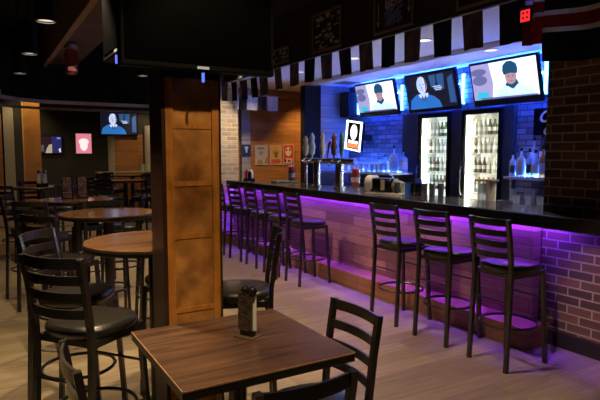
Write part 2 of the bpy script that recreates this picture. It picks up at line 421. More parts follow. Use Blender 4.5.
for k in range(4):
    a = PI/4+k*PI/2; tube(bm, [(0, 0, .045), (.27*math.cos(a), .27*math.sin(a), .018)], 0, rect=(.03, .016))
obj('base', bm, M['frame'], t)
def round_table(x, y, label):
    if not hasattr(round_table, 'src'):
        t = thing('round_table', label, 'table', (x, y, 0), 0, 'round high tables')
        obj('tabletop', L([(0, 1.052), (.395, 1.052), (.398, 1.056), (.395, 1.060), (0, 1.060)], 48), M['walnut2'], t)
        obj('edge_band', L([(0, 1.022), (.397, 1.022), (.401, 1.028), (.401, 1.047), (.397, 1.052), (0, 1.052)], 48), M['edge_dark'], t, smooth=True)
        obj('pedestal', L([(.04, .03), (.04, .98), (.10, 1.022), (0, 1.022)], 16), M['frame'], t, smooth=True)
        obj('base', L([(0, 0), (.21, 0), (.21, .012), (.05, .035), (0, .035)], 32), M['frame'], t, smooth=True)
        round_table.src = t
    else: dup(round_table.src, (x, y, 0), 0, label)
for (x, y), lab in zip(TBL, ['nearest round high table with brown top, left of the orange column', 'second round high table with blue screen glare on its top',
        'third round high table with two upright menu holders on it', 'fourth round high table in front of the slim orange column',
        'round high table among dark stools below the far television', 'farthest round high table before the far wooden panel']):
    round_table(x, y, lab)
t = thing('long_table', 'long narrow high table standing against the far wall', 'table', (3.45, 15.5, 0))
obj('tabletop', B(-.75, .75, -.22, .22, 1.02, 1.06, bev=.006), plain('pale_long_top', (.5, .4, .28), .35), t)
for sx in (-.68, .68):
    for sy in (-.17, .17): obj('leg', B(sx-.03, sx+.03, sy-.03, sy+.03, 0, 1.02), M['frame'], t)

# table tent on the square table
M['tent'] = brick('dark_menu_print', (.03, .022, .02), (.16, .11, .09), (.02, .015, .012), 0, 2, .021, .007, .0018, .3, bump=0, grain=(50, 50), gamt=.9)
t = thing('menu_holder', 'upright menu stand with dark printed card on the square table', 'menu holder', (1.005, 2.165, .745), math.radians(-62))
obj('base', B(-.05, .05, -.04, .04, 0, .006, bev=.002), plain('olive_base_plate', (.09, .07, .04), .4), t)
obj('clamp', B(-.035, .035, -.014, .014, .006, .03, bev=.003), M['blackgloss'], t)
obj('card', B(-.045, .030, -.012, -.008, .03, .200), M['tent'], t)
obj('card', B(-.012, .042, .006, .010, .03, .195), M['white'], t)
bm = bmesh.new()
for x in (-.012, .028):
    bmesh.ops.create_uvsphere(bm, u_segments=14, v_segments=10, radius=.021, matrix=Matrix.Translation((x, 0, .212)))
obj('knob', bm, M['blackgloss'], t, smooth=True)
bm = B(-.02, .04, -.006, .006, .190, .21); obj('clip', bm, M['blackgloss'], t)
# things on the round tables
def tent(x, y, z, label, mat):
    t = thing('menu_holder', label, 'menu holder', (x, y, z), -.3, 'menu holders on the round tables')
    obj('base', B(-.06, .06, -.04, .04, 0, .01), M['blackgloss'], t)
    obj('card', B(-.05, .05, -.012, .012, .01, .24), mat, t)
    obj('frame', B(-.056, -.05, -.016, .016, .01, .25), M['blackgloss'], t); obj('frame', B(.05, .056, -.016, .016, .01, .25), M['blackgloss'], t)
pinkcard = brick('pink_menu_print', (.5, .3, .36), (.10, .05, .08), (.05, .03, .04), 0, 2, .03, .02, .003, .4, bump=0)
tent(.82, 6.50, 1.06, 'left of two dark upright menu holders on the third round table', pinkcard)
tent(.98, 6.50, 1.06, 'right of two dark upright menu holders on the third round table', pinkcard)
t = thing('condiment_caddy', 'small pale condiment caddy on the fourth round table', 'caddy', (.80, 9.12, 1.06))
obj('rack', B(-.08, .08, -.05, .05, 0, .05, bev=.01), M['blackgloss'], t)
for x in (-.04, .04):
    j = obj('shaker', L([(0, .012), (.032, .012), (.034, .05), (.028, .16), (0, .165)], 12), M['white'], t, loc=(x, 0, .04)); obj('lid', L([(0, .165), (.028, .16), (.024, .2), (0, .21)], 12), M['steel'], j)
t = obj('drinking_glass', L([(0, 0), (.045, 0), (.055, .20), (.05, .20), (.04, .012), (0, .012)], 16), plain('pale_blue_glass', (.45, .65, .7), .1), loc=(3.95, 15.42, 1.06), smooth=True)
tag(t, 'pale tumbler standing at the right end of the long far table', 'glass')

# ------------------------------------------------------------------ bar counter
t = thing('bar_counter', 'long bar counter with black polished top and board front', 'bar counter', (0, 0, 0))
obj('counter_top', B(3.77, 4.45, 0.2, 8.95, 1.05, 1.09, bev=.004), M['granite'], t)
obj('edge_rail', B(3.752, 3.80, 0.2, 8.95, .985, 1.086, bev=.008), M['barrail'], t)
bm = B(3.90, 3.99, 2.81, 8.95, .175, 1.05); obj('front_panel', bm, M['barfront'], t)
obj('body', B(3.99, 4.40, 2.82, 8.95, 0, 1.05), M['black'], t)
obj('added_light_baffle', B(3.852, 3.858, 2.60, 8.92, 0.998, 1.05), M['barrail'], t)  # fin added to keep violet light off the floor
obj('foot_step', B(3.66, 3.99, 2.70, 8.95, 0, .175, bev=.006), M['step'], t)
obj('inner_shelf', B(4.40, 4.62, 2.82, 8.95, .86, .90), M['steel'], t)
# the brick fascia below the counter beside the pillar is wall_right; a black filler closes the overhang
strip = obj('led_strip', B(3.865, 3.885, 2.62, 8.9, 1.036, 1.048), emit('violet_led', (.17, .028, 1.0), 260))
tag(strip, 'violet light strip glowing under the edge of the bar counter', 'light strip')

def on_bar(x, y): return (x, y, 1.09)
# beer tower
t = thing('beer_tower', 'chrome double column beer tower on the bar with five tap handles', 'beer tower', on_bar(4.15, 6.27))
for y, r in ((.28, .052), (-.28, .058)):
    obj('column', L([(r*1.5, 0), (r*1.5, .02), (r, .03), (r, .34)], 18, cy=y), M['chrome'], t, smooth=True)
obj('post', L([(.022, 0), (.022, .33)], 12, cy=.58), M['chrome'], t, smooth=True)
obj('crossbar', T([(0, -.65, .37), (0, .62, .37)], .042, 16), M['chrome'], t, smooth=True)
for y, c, h, w in ((.56, (.42, .36, .18), .26, .034), (.38, (.55, .70, .72), .30, .034), (.10, (.50, .46, .40), .30, .03), (-.18, (.10, .03, .02), .28, .034), (-.36, (.06, .22, .16), .30, .026)):
    tp_ = obj('tap', T([(-.03, y, .38), (-.09, y, .36), (-.10, y, .30)], .013, 8), M['chrome'], t, smooth=True)
    obj('tap_handle', L([(.010, .40), (.012, .44), (w*1.1, .47), (w*1.5, .47+h*.35), (w*.9, .47+h*.6), (w*1.2, .47+h*.8), (w*.3, .47+h), (0, .47+h)], 10, cx=-.02, cy=y, sy=.8), plain('tap_handle_paint', c, .35), tp_, smooth=True)
obj('tap_handle', T([(-.02, -.02, .41), (-.02, -.06, .60), (-.02, -.10, .64)], [.012, .02, .016], 8), plain('dark_red_handle', (.28, .03, .02), .4), t, smooth=True)
# red and white jars
RW = plain('red_sweets', (.62, .08, .09), .4, vary=.4, scale=60); WH = plain('white_sweets', (.85, .80, .80), .4)
def jar(x, y, label):
    t = thing('glass_jar', label, 'jar', on_bar(x, y), 0, 'glass jars on the bar')
    obj('glass', L([(0, 0), (.055, 0), (.06, .03), (.045, .06), (.062, .11), (.062, .19), (.05, .25), (.066, .29)], 18), M['glass'], t, smooth=True)
    bm = L([(0, .07), (.04, .07), (.055, .12), (0, .12)], 14); obj('filling', bm, RW, t, smooth=True)
    bm = L([(0, .12), (.056, .12), (.056, .18), (0, .18)], 14); obj('filling', bm, WH, t, smooth=True)
    bm = L([(0, .18), (.055, .18), (.045, .24), (.055, .28), (0, .30)], 14); obj('filling', bm, RW, t, smooth=True)
jar(4.0, 5.42, 'red and white glass jar on the bar right of the beer tower')
jar(4.0, 7.02, 'red and white glass jar on the bar left of the beer tower')
# round backed machine
t = thing('counter_machine', 'black and white round backed machine lying on the bar counter', 'machine', on_bar(4.08, 4.98), math.radians(-70))
obj('drum', T([(-.20, 0, .112), (-.10, 0, .112)], .105, 28), M['white'], t, smooth=True)
obj('body', B(-.14, .16, -.09, .09, .02, .19, bev=.03), M['blackgloss'], t, smooth=True)
obj('side_panel', B(.02, .07, -.095, -.088, .05, .17, bev=.002), M['cream'], t)
obj('hopper', T([(.14, 0, .10), (.27, 0, .08)], [.08, .065], 18), plain('grey_olive_plastic', (.18, .19, .12), .3), t, smooth=True)
obj('base_plate', B(-.20, .30, -.10, .10, 0, .02, bev=.005), M['white'], t)
# cups and caddies
t = thing('bar_caddy', 'black bar caddy with napkin slots beside the steel cups', 'caddy', on_bar(4.28, 4.60))
obj('tray', B(-.05, .05, -.10, .10, 0, .14, bev=.006), M['blackgloss'], t); obj('divider', B(-.055, .055, -.005, .005, .01, .19), M['steel'], t)
obj('straw_bundle', L([(0, .14), (.03, .14), (.035, .20), (0, .20)], 10, cy=.05), M['blackgloss'], t)
for k, (x, y, m) in enumerate(((4.10, 4.75, 'steel'), (4.12, 4.60, 'bluecup'), (4.22, 4.44, 'steel'), (4.27, 4.37, 'steel'), (4.31, 4.28, 'steel'))):
    mt = plain('blue_cup', (.05, .22, .75), .2) if m == 'bluecup' else M[m]
    o = obj('cup', L([(0, 0), (.030, 0), (.036, .145), (.032, .145), (.028, .01), (0, .01)], 14), mt, loc=on_bar(x, y), smooth=True)
    tag(o, 'blue cup on the bar between steel cups' if m == 'bluecup' else '%s steel cup on the bar, counted from the round backed machine' % ORD[k if k == 0 else k-1], 'cup', 'cups on the bar')
t = thing('cup_dispenser', 'cream translucent cup dispenser standing before the right fridge', 'dispenser', (4.42, 3.76, 1.09))
obj('stack', L([(0, 0), (.045, 0), (.05, .17), (0, .17)], 16, cy=.05), M['barglass'], t, smooth=True); obj('stack', L([(0, 0), (.045, 0), (.05, .19), (0, .19)], 16, cy=-.06), M['cream'], t, smooth=True)
obj('cap', B(-.05, .05, -.12, .11, .19, .215, bev=.006), plain('brown_cap', (.35, .22, .08), .4), t)
for k, (x, y) in enumerate(((4.40, 3.38), (4.41, 3.26), (4.42, 3.14), (4.40, 3.02))):
    o = obj('shot_glass', L([(0, 0), (.026, 0), (.034, .075), (.030, .075), (.023, .01), (0, .01)], 14), M['barglass'], loc=on_bar(x, y), smooth=True)
    tag(o, '%s small glass on the bar end, counted from the cup dispenser' % ORD[k], 'glass', 'small glasses on the bar end')
# far end items
t = thing('sauce_caddy', 'white and red sauce bottles in a caddy at the far bar end', 'caddy', on_bar(3.97, 8.45))
obj('tray', B(-.08, .08, -.06, .06, 0, .05, bev=.005), M['blackgloss'], t)
obj('bottle', L([(0, .02), (.03, .02), (.03, .16), (.012, .2), (0, .21)], 12, cx=-.04), plain('red_sauce', (.5, .04, .03), .3), t, smooth=True)
obj('bottle', L([(0, .02), (.035, .02), (.035, .15), (.012, .19), (0, .2)], 12, cx=.045), M['white'], t, smooth=True)
obj('bottle', L([(0, .02), (.03, .02), (.03, .13), (.012, .17), (0, .18)], 12, cy=-.03), M['black'], t, smooth=True)
t = obj('serving_tray', B(-.20, .20, -.10, .10, 0, .035, bev=.01), plain('dull_green_tray', (.10, .14, .09), .25), loc=(4.28, 7.75, 1.09))
tag(t, 'low dull green tray on the bar near the wood wall', 'tray')

# ------------------------------------------------------------------ back bar
t = thing('back_counter', 'dark back bar counter with steel top below the bottles', 'counter', (0, 0, 0))
for y0, y1 in ((2.9, 4.20), (6.2, 7.95)):
    obj('cabinet', B(5.12, 5.74, y0, y1, 0, 1.0), M['black'], t); obj('worktop', B(5.10, 5.745, y0, y1, 1.0, 1.03, bev=.004), M['steel'], t)
bluewhite = plain('white_shelf', (.75, .76, .8), .3, vary=.03)
def shelf(name, y0, y1, z, label):
    t = thing(name, label, 'shelf', (0, 0, 0))
    obj('board', B(5.22, 5.745, y0, y1, z-.03, z, bev=.003), bluewhite, t)
    for y in (y0+.04, y1-.04): obj('upright', B(5.3, 5.33, y-.015, y+.015, 1.03, z-.03), M['steel'], t)
    return t
shelf('bottle_shelf', 3.0, 4.20, 1.30, 'white back bar shelf holding liquor bottles right of the fridges')
t = thing('bottle_riser', 'raised step behind the front liquor bottles, under the back bottle row', 'riser', (0, 0, 1.30))
obj('step', B(5.50, 5.74, 3.0, 4.15, 0, .13, bev=.003), bluewhite, t)
shelf('glass_shelf', 6.24, 7.75, 1.27, 'white back bar shelf holding glasses left of the fridges')
BLED = emit('blue_led', (.035, .13, 1.0), 380)
BTUBE = emit('blue_tube', (.03, .20, 1.0), 45)
BWASH = emit('added_blue_wash', (.014, .055, 1.0), 850)  # for unseen strips added behind the televisions to wash wall and soffit blue
for k, (y0, y1, z, x) in enumerate(((3.0, 4.18, 1.30, 5.46), (6.26, 7.7, 1.27, 5.70), (4.05, 4.93, 2.50, 5.66), (5.31, 6.15, 2.50, 5.66), (6.55, 7.40, 2.50, 5.66))):
    o = obj('led_strip', B(x, x+.02, y0, y1, z, z+.012), BLED if k < 2 else BWASH)
    tag(o, ['blue light strip behind the front liquor bottles on the right shelf', 'blue light strip at the back of the left glass shelf', 'blue light strip added unseen behind the right bar television', 'blue light strip added unseen behind the middle bar television', 'blue light strip added unseen behind the leftmost bar television'][k], 'light strip')
# liquor bottles
def bottle_bm(r, h, neck=.012, sh=.62, cap=.06):
    return L([(0, 0), (r*.9, 0), (r, .008), (r, h*sh), (r*.8, h*(sh+.07)), (neck, h*(sh+.16)), (neck, h*(1-cap)), (neck*1.25, h*(1-cap)), (neck*1.25, h), (0, h)], 14)
def glassy(name, c, body): return glassmat(name, c, .15, body, c)
LM = [glassy('pale_blue_glass', (.75, .85, 1), .55), glassy('clear_bottle_glass', (.85, .9, 1), .45), glassy('amber_bottle', (.8, .35, .12), .6), glassy('dark_bottle', (.10, .08, .10), .7), glassy('white_bottle', (.9, .92, .95), .8)]
NM = ['pale blue', 'clear', 'amber', 'dark', 'white']
LBL = [plain('white_label', (.7, .72, .75), .5), plain('dark_label', (.05, .05, .08), .5), plain('orange_label', (.6, .22, .05), .5)]
def liquor(x, y, z, r, h, mi, lab, li, grp, sh=.62):
    t = thing('liquor_bottle', lab, 'bottle', (x, y, z), 0, grp)
    obj('glass', bottle_bm(r, h*.94, sh=sh), LM[mi], t, smooth=True)
    obj('label', L([(r*1.02, h*.14), (r*1.02, h*.45)], 14), LBL[li], t, smooth=True)
    obj('cap', L([(0, h*.88), (.016, h*.88), (.015, h), (0, h)], 10), M['blackgloss'], t, smooth=True)
fr = [(4.40, .036, .24, 1, 1), (4.28, .045, .28, 4, 0), (4.16, .036, .27, 0, 1), (4.08, .042, .26, 1, 0), (3.98, .038, .30, 2, 0), (3.88, .040, .27, 0, 0), (3.78, .042, .22, 4, 0), (3.69, .048, .17, 3, 2), (3.58, .04, .27, 0, 0), (3.47, .04, .25, 1, 1), (3.36, .04, .29, 4, 0)]
for k, (y, r, h, mi, li) in enumerate(fr):
    y = 4.16-(4.40-y)*.93
    liquor(5.33, y, 1.30, r, h*1.18, mi, '%s %s liquor bottle of the front row, counted from the right fridge' % (ORD[k], NM[mi]), li, 'front row of liquor bottles')
bk = [(4.08, .036, .30, 1, 0), (3.97, .034, .33, 3, 0), (3.86, .038, .38, 2, 1), (3.75, .036, .31, 0, 0), (3.66, .036, .34, 1, 1), (3.56, .04, .30, 2, 0), (3.46, .036, .36, 3, 0), (3.36, .038, .31, 0, 0), (3.25, .04, .33, 2, 1)]
for k, (y, r, h, mi, li) in enumerate(bk):
    liquor(5.60, y, 1.43, r, h*1.08, mi, '%s %s liquor bottle of the raised back row, counted from the right fridge' % (ORD[k], NM[mi]), li, 'back row of liquor bottles', .58)
# glassware below the bottle shelf and on the glass shelf
gl_src = [None]
def tumbler(x, y, z, label, group, h=.12, r=.036):
    if gl_src[0] is None:
        o = obj('drinking_glass', L([(0, 0), (.030, 0), (.037, .13), (.034, .13), (.027, .008), (0, .008)], 12), M['barglass'], smooth=True); gl_src[0] = o
    else:
        o = gl_src[0].copy(); COL.objects.link(o)
    o.location = (x, y, z); tag(o, label, 'glass', group)
    return o
for k in range(9): tumbler(5.25+.10*(k % 2), 4.08-.12*k, 1.03, 'drinking glass on the back counter below the liquor bottles', 'glasses below the liquor shelf')
for k in range(18):
    row = k//9; tumbler(5.30+.14*row, 7.68-.135*(k % 9)-.04*row, 1.27, 'drinking glass on the shelf left of the fridges, %s row' % ('front', 'back')[row], 'glasses on the left shelf, %s row' % ('front', 'back')[row])
for k in range(7): tumbler(5.25+.13*(k % 2), 7.5-.17*k, 1.03, 'drinking glass on the back counter below the glass shelf', 'glasses below the glass shelf')
for k, (y, h, r, mi) in enumerate(((6.58, .42, .075, 4), (6.36, .36, .07, 0), (6.80, .27, .05, 1), (6.95, .22, .045, 1))):
    liquor(5.60, y, 1.27, r, h, mi, ['large white bottle standing at the back of the glass shelf', 'large pale blue bottle at the right end of the glass shelf', 'clear bottle behind the glasses, left of the large white bottle', 'short clear bottle at the back of the glass shelf, left of the others'][k], 0, None, .6)
t = thing('coffee_machine', 'dark boxy machine on the back counter below the glass shelf', 'machine', (5.40, 6.42, 1.03))
obj('body', B(-.12, .12, -.12, .12, 0, .19, bev=.01), M['blackgloss'], t); obj('spout', B(-.17, -.12, -.05, .05, .12, .16), M['steel'], t)
t = thing('bar_light_fixture', 'small black wall box left of the leftmost bar television', 'speaker', (5.62, 7.80, 2.20))
obj('housing', B(-.13, .10, -.12, .12, 0, .42, bev=.01), M['black'], t); obj('grille', B(-.135, -.13, -.10, .10, .02, .40), M['soffit_face'], t); t.name = 'wall_speaker'

# illuminated sign
t = thing('light_box_sign', 'lit white framed sign with a white oval and red strip above the glasses', 'sign', (5.40, 7.42, 1.585), FACE_NX)
t.rotation_euler = (0, math.radians(8), FACE_NX)
obj('housing', B(-.22, .22, 0, .06, .03, .52, bev=.01), M['blackgloss'], t)
bm = bmesh.new()
for a in ((-.22, .22, -.012, 0, .49, .52), (-.22, .22, -.012, 0, .03, .055), (-.22, -.18, -.012, 0, .03, .52), (.18, .22, -.012, 0, .03, .52)): box(bm, *a)
SW = emit('sign_white', (.95, .98, 1.0), 2.2)
obj('lit_frame', bm, SW, t)
bm = bmesh.new(); poly(bm, ell(0, .335, .095, .125), 0, .004); poly(bm, [(-.13, .145), (.13, .145), (.13, .195), (-.13, .195)], 0, .004)
obj('oval_panel', bm, SW, t)
bm = bmesh.new(); poly(bm, [(-.16, .075), (.16, .075), (.16, .135), (-.16, .135)], 0, .004); obj('red_strip', bm, emit('sign_red', (.95, .22, .06), 1.6), t)
obj('bracket', B(-.06, .06, .06, .35, .20, .30), M['black'], t)

# script sign by the pillar
t = thing('script_sign', 'black sign with white script lettering beside the brick pillar', 'sign', (5.74, 4.03, 1.78), FACE_NX)
obj('board', B(-.16, .22, -.03, 0, 0, .32, bev=.01), M['blackgloss'], t)
SCR = plain('white_script_paint', (.85, .85, .88), .4)
bm = text_bm('Co', .19, .35, .004); bm.transform(Matrix.Translation((.03, -.034, .21))); obj('lettering', bm, SCR, t)
bm = text_bm('o', .19, .2, .004); bm.transform(Matrix.Translation((.03, -.034, .06))); obj('lettering', bm, SCR, t)

# ------------------------------------------------------------------ fridges
def fridge(y0, y1, label, tint, sname, strength):
    t = thing('bar_fridge', label, 'fridge', (0, 0, 0), 0, 'glass door fridges behind the bar')
    x0, x1, zt = 5.70, 6.045, 2.16
    bm = B(x0, x1, y0, y0+.05, 0, zt); box(bm, x0, x1, y1-.05, y1, 0, zt); box(bm, x0, x1, y0+.05, y1-.05, 2.11, zt); box(bm, x0, x1, y0+.05, y1-.05, 0, .2)
    obj('cabinet', bm, M['surround'], t)
    a, b = y0+.05, y1-.05
    bm = B(x1-.02, x1, a, b, .2, 2.11); box(bm, x0+.03, x1-.02, a, a+.01, .2, 2.11); box(bm, x0+.03, x1-.02, b-.01, b, .2, 2.11); box(bm, x0+.03, x1-.02, a+.01, b-.01, 2.10, 2.11); box(bm, x0+.03, x1-.02, a+.01, b-.01, .2, .21)
    obj('liner', bm, M['fridge_white'], t)
    zs = [.50, .78, 1.04, 1.306, 1.57, 1.813]
    for z in zs: obj('shelf', B(x0+.06, x1-.02, a+.012, b-.012, z-.014, z), M['fridge_white'], t)
    for yy in (b-.045, a+.015):
        obj('light_tube', B(x0+.035, x0+.058, yy, yy+.03, .25, 2.05), emit(sname, tint, strength), t)
    d = obj('door', B(x0-.04, x0-.002, a-.01, a+.035, .15, 2.14), M['blackgloss'], t)
    bm = B(x0-.04, x0-.002, b-.035, b+.01, .15, 2.14); box(bm, x0-.04, x0-.002, a+.035, b-.035, 2.08, 2.14); box(bm, x0-.04, x0-.002, a+.035, b-.035, .15, .23)
    bm2 = bmesh.new(); bm2.from_mesh(d.data); bm.from_mesh(d.data); bm2.free(); bm.to_mesh(d.data); bm.free()
    obj('pane', B(x0-.024, x0-.018, a+.035, b-.035, .23, 2.08), M['doorglass'], d)
    obj('handle', T([(x0-.045, b-.012, 1.0), (x0-.075, b-.012, 1.04), (x0-.075, b-.012, 1.34), (x0-.045, b-.012, 1.38)], .010, 8), M['chrome'], d, smooth=True)
    return t, a, b
f1, a1, b1 = fridge(5.447, 6.154, 'left glass door bar fridge with cool white light', (.90, 1.0, .93), 'cool_fridge_light', 30)
f2, a2, b2 = fridge(4.571, 5.299, 'right glass door bar fridge with warm white light', (1.0, .93, .72), 'warm_fridge_light', 36)
for k, (y0, y1, z0, z1) in enumerate(((5.299, 5.447, 0, 2.16), (6.154, 6.495, 0, 2.16), (4.445, 4.571, 0, 2.16))): struct('trim_%d' % (14+k), B(5.69, 6.04, y0+.002, y1-.002, z0, z1), M['surround'])
BM = [plain('brown_beer_bottle', (.10, .06, .04), .2), plain('green_beer_bottle', (.06, .10, .07), .2), plain('silver_beer_bottle', (.45, .47, .50), .25), plain('clear_beer_bottle', (.50, .50, .42), .25)]
WL = plain('white_beer_label', (.75, .75, .72), .5)
bsrc = {}
def beer(x, y, z, mi, label, group):
    if mi not in bsrc:
        bm = lathe(bmesh.new(), [(0, 0), (.029, 0), (.030, .01), (.030, .05)], 10, mi=0)
        lathe(bm, [(.0305, .05), (.0305, .10)], 10, mi=1); lathe(bm, [(.030, .10), (.030, .12), (.013, .165), (.012, .195), (.015, .195), (.015, .205), (0, .205)], 10, mi=0)
        bsrc[mi] = obj('beer_bottle', bm, [BM[mi], WL], smooth=True); o = bsrc[mi]
    else:
        o = bsrc[mi].copy(); COL.objects.link(o)
    o.location = (x, y, z); tag(o, label, 'bottle', group)
for nm, a, b in (('left', a1, b1), ('right', a2, b2)):
    for si, (z, sname) in enumerate(((1.813, 'top'), (1.57, 'second'), (1.306, 'third'), (1.04, 'fourth'))):
        g = 'bottles on the %s shelf of the %s fridge' % (sname, nm)
        for k in range(7):
            beer(5.83, a+.07+(b-a-.16)*k/6, z, (si+(k//2)) % 4, 'small beer bottle standing on the %s shelf of the %s bar fridge' % (sname, nm), g)

# ------------------------------------------------------------------ televisions
def S(name, c, s=1.0): return emit('screen_'+name, c, s)
scr = dict(white=S('white', (.80, .92, 1.0), 1.25), grey=S('blur', (.16, .17, .38), .9), purple=S('purple', (.42, .38, .62), 1.), skin=S('skin', (.62, .36, .33), .8), beanie=S('beanie', (.02, .12, .20), .6), jacket=S('jacket', (.62, .85, .95), 1.15),
           dark=S('dark', (.010, .010, .022), .8), shirt=S('shirt', (.03, .20, .62), .8), face=S('pale_face', (.62, .68, .90), 1.1), panel=S('panel', (.05, .15, .38), .6), glow=S('panel_light', (.55, .75, 1.), .9), fdark=S('face_shade', (.16, .16, .32), .6), green=S('teal', (.05, .55, .75), 1.))
SK = list(scr.keys()); SM = [scr[k] for k in SK]; ix = SK.index
def beanie_man(w, h):
    bm = bmesh.new()
    def p(pts, m, d): poly(bm, [((x-.5)*w, (z-.5)*h) for x, z in pts], ix(m), d)
    p([(0, 0), (1, 0), (1, 1), (0, 1)], 'white', .0)
    p([(0, 0), (.30, 0), (.34, .45), (.30, 1), (0, 1)], 'purple', .001)
    p(ell(.13, .55, .12, .14), 'grey', .002); p(ell(.12, .78, .13, .10), 'grey', .0022); p([(.05, 0), (.26, 0), (.24, .22), (.08, .24)], 'green', .002)
    p([(.34, 0), (.40, .22), (.52, .34), (.56, .40), (.70, .40), (.76, .32), (.90, .20), (.95, 0)], 'jacket', .002)
    p([(.52, .34), (.57, .46), (.70, .48), (.73, .36), (.64, .22)], 'beanie', .003)
    p(ell(.62, .56, .085, .21), 'skin', .004)
    p([(.52, .62), (.505, .74), (.52, .88), (.58, .97), (.65, .97), (.72, .88), (.735, .74), (.72, .62), (.62, .655)], 'beanie', .005)
    p(ell(.59, .57, .012, .018, 8), 'beanie', .0055); p(ell(.655, .57, .012, .018, 8), 'beanie', .0055); p([(.60, .43), (.65, .43), (.65, .445), (.60, .445)], 'fdark', .0055)
    p([(.55, .30), (.575, .30), (.585, .08), (.57, .08)], 'white', .0035); p([(.69, .30), (.715, .30), (.70, .08), (.685, .08)], 'white', .0035)
    p([(.12, 0), (.98, 0), (.98, .035), (.12, .055)], 'grey', .006)
    return bm
def bald_man(w, h):
    bm = bmesh.new()
    def p(pts, m, d): poly(bm, [((x-.5)*w, (z-.5)*h) for x, z in pts], ix(m), d)
    p([(0, 0), (1, 0), (1, 1), (0, 1)], 'dark', 0)
    p([(.52, .60), (.62, .60), (.64, .95), (.50, .95)], 'panel', .001); p([(.66, .55), (.78, .50), (.80, .96), (.66, .95)], 'panel', .001); p([(.86, .10), (.98, .10), (.96, .90), (.86, .80)], 'panel', .001)
    for z, a, b in ((.60, .56, .72), (.55, .58, .74), (.50, .60, .72)): p([(a, z), (b, z), (b, z+.03), (a, z+.03)], 'glow', .002)
    p([(.02, 0), (.06, .28), (.18, .42), (.28, .46), (.44, .42), (.56, .34), (.66, .20), (.70, 0)], 'shirt', .002)
    p([(.24, .44), (.26, .34), (.36, .28), (.44, .36), (.45, .46)], 'face', .003)
    p(ell(.335, .70, .105, .255), 'face', .004); p(ell(.30, .74, .05, .2), 'glow', .0045)
    p([(.40, .50), (.43, .62), (.44, .80), (.40, .90), (.41, .70)], 'fdark', .0046)
    for x in (.31, .375): p(ell(x, .72, .018, .014, 8), 'fdark', .005)
    p([(.325, .70), (.35, .60), (.325, .60)], 'fdark', .005); p([(.31, .54), (.37, .54), (.37, .555), (.31, .555)], 'fdark', .005)
    p([(.30, .26), (.31, .42), (.35, .30), (.39, .42), (.41, .26), (.35, .22)], 'panel', .0042)
    return bm
def tv(loc, rz, tilt, w, h, label, screen, arm=.15, bot=.06):
    t = thing('television', label, 'television', loc, rz); t.rotation_euler = (0, 0, rz)
    piv = Matrix.Rotation(tilt, 4, 'X')
    def tl(bm): bm.transform(piv); return bm
    obj('casing', tl(B(-w/2, w/2, 0, .05, -h/2, h/2, bev=.008)), M['blackgloss'], t)
    sw, sh = w-.05, h-.03-bot
    bm = screen(sw, sh); bm.transform(Matrix.Translation((0, -.002, (bot-.03)/2))); obj('screen', tl(bm), SM, t)
    obj('mount', B(-.05, .05, .04, arm, -.06, .06), M['black'], t)
    return t
TVX, TVZ = 5.53, 2.435
tv((TVX, 4.49, TVZ), FACE_NX, math.radians(14), 1.0, .56, 'wall television showing a man in a dark beanie, nearest to the brick pillar', beanie_man, .215, .085)
tv((TVX, 5.73, TVZ), FACE_NX, math.radians(14), 1.0, .56, 'wall television showing a bald man in blue shirt above the fridges', bald_man, .215, .05)
tv((TVX, 6.97, TVZ), FACE_NX, math.radians(14), 1.0, .56, 'wall television showing a man in a dark beanie, leftmost above the bar', beanie_man, .215, .085)
tv((3.42, 15.86, 2.40), 0, 0, 1.06, .66, 'far television showing a man in blue shirt on the dark far wall', bald_man, .14, .03)
def blank(w, h):
    bm = bmesh.new(); poly(bm, [(-w/2, -h/2), (w/2, -h/2), (w/2, h/2), (-w/2, h/2)], 0); return bm
def off_tv(loc, rz, w, h, label, arm):
    t = thing('television', label, 'television', loc, rz)
    obj('casing', B(-w/2, w/2, 0, .06, 0, h, bev=.008), plain('matte_black_casing', (.003, .003, .003), .6, spec=.1), t)
    obj('screen', B(-w/2+.02, w/2-.02, -.003, .0, .03, h-.02), plain('dark_screen_glass', (.0015, .0015, .002), .3, spec=.05), t)
    obj('badge', B(-.028, .028, -.004, 0, .008, .020), emit('dim_badge', (.6, .6, .6), .35), t)
    obj('standby_light', B(-.005, .005, -.004, .008, -.050, -.008), emit('standby_blue', (.10, .18, 1.), 1.2), t)
    obj('mount', B(-.08, .08, .06, arm, .15, .35), M['black'], t)
off_tv((.90, 2.40, 1.945), 0, .74, .45, 'switched off black television on the front of the orange column', .152)
off_tv((.60, 2.80, 2.06), FACE_NX, .64, .40, 'switched off black television on the left side of the orange column', .145)
# far wall poster and screen
t = thing('light_box_poster', 'glowing pink poster with a white emblem on the far wall', 'poster', (2.48, 15.99, 1.54))
obj('frame', B(-.22, .22, -.04, 0, 0, .58, bev=.006), plain('pink_frame', (.3, .2, .2), .4), t)
bm = bmesh.new(); poly(bm, [(-.20, .02), (.20, .02), (.20, .56), (-.20, .56)], 0, .042)
obj('poster_face', bm, emit('poster_pink', (.85, .26, .33), .85), t)
bm = bmesh.new(); poly(bm, ell(0, .25, .10, .16), 0, .044); poly(bm, ell(0, .34, .13, .09), 0, .0445); obj('emblem', bm, emit('poster_white', (1, .86, .86), 1.0), t)
def advert(w, h):
    bm = bmesh.new()
    def p(pts, m, d): poly(bm, [((x-.5)*w, (z-.5)*h) for x, z in pts], m, d)
    p([(0, 0), (1, 0), (1, 1), (0, 1)], 0, 0); p([(.65, .0), (1, 0), (1, 1), (.6, 1)], 1, .001); p([(.35, 0), (.62, 0), (.62, .55), (.5, .5), (.42, .3)], 2, .002)
    p(ell(.10, .85, .08, .09), 3, .002); p([(.82, .85), (.97, .85), (.97, .95), (.82, .95)], 4, .003); p([(.9, .05), (.97, .05), (.96, .3), (.88, .25)], 5, .003); p([(.02, .1), (.3, .1), (.3, .5), (.02, .45)], 6, .001)
    return bm
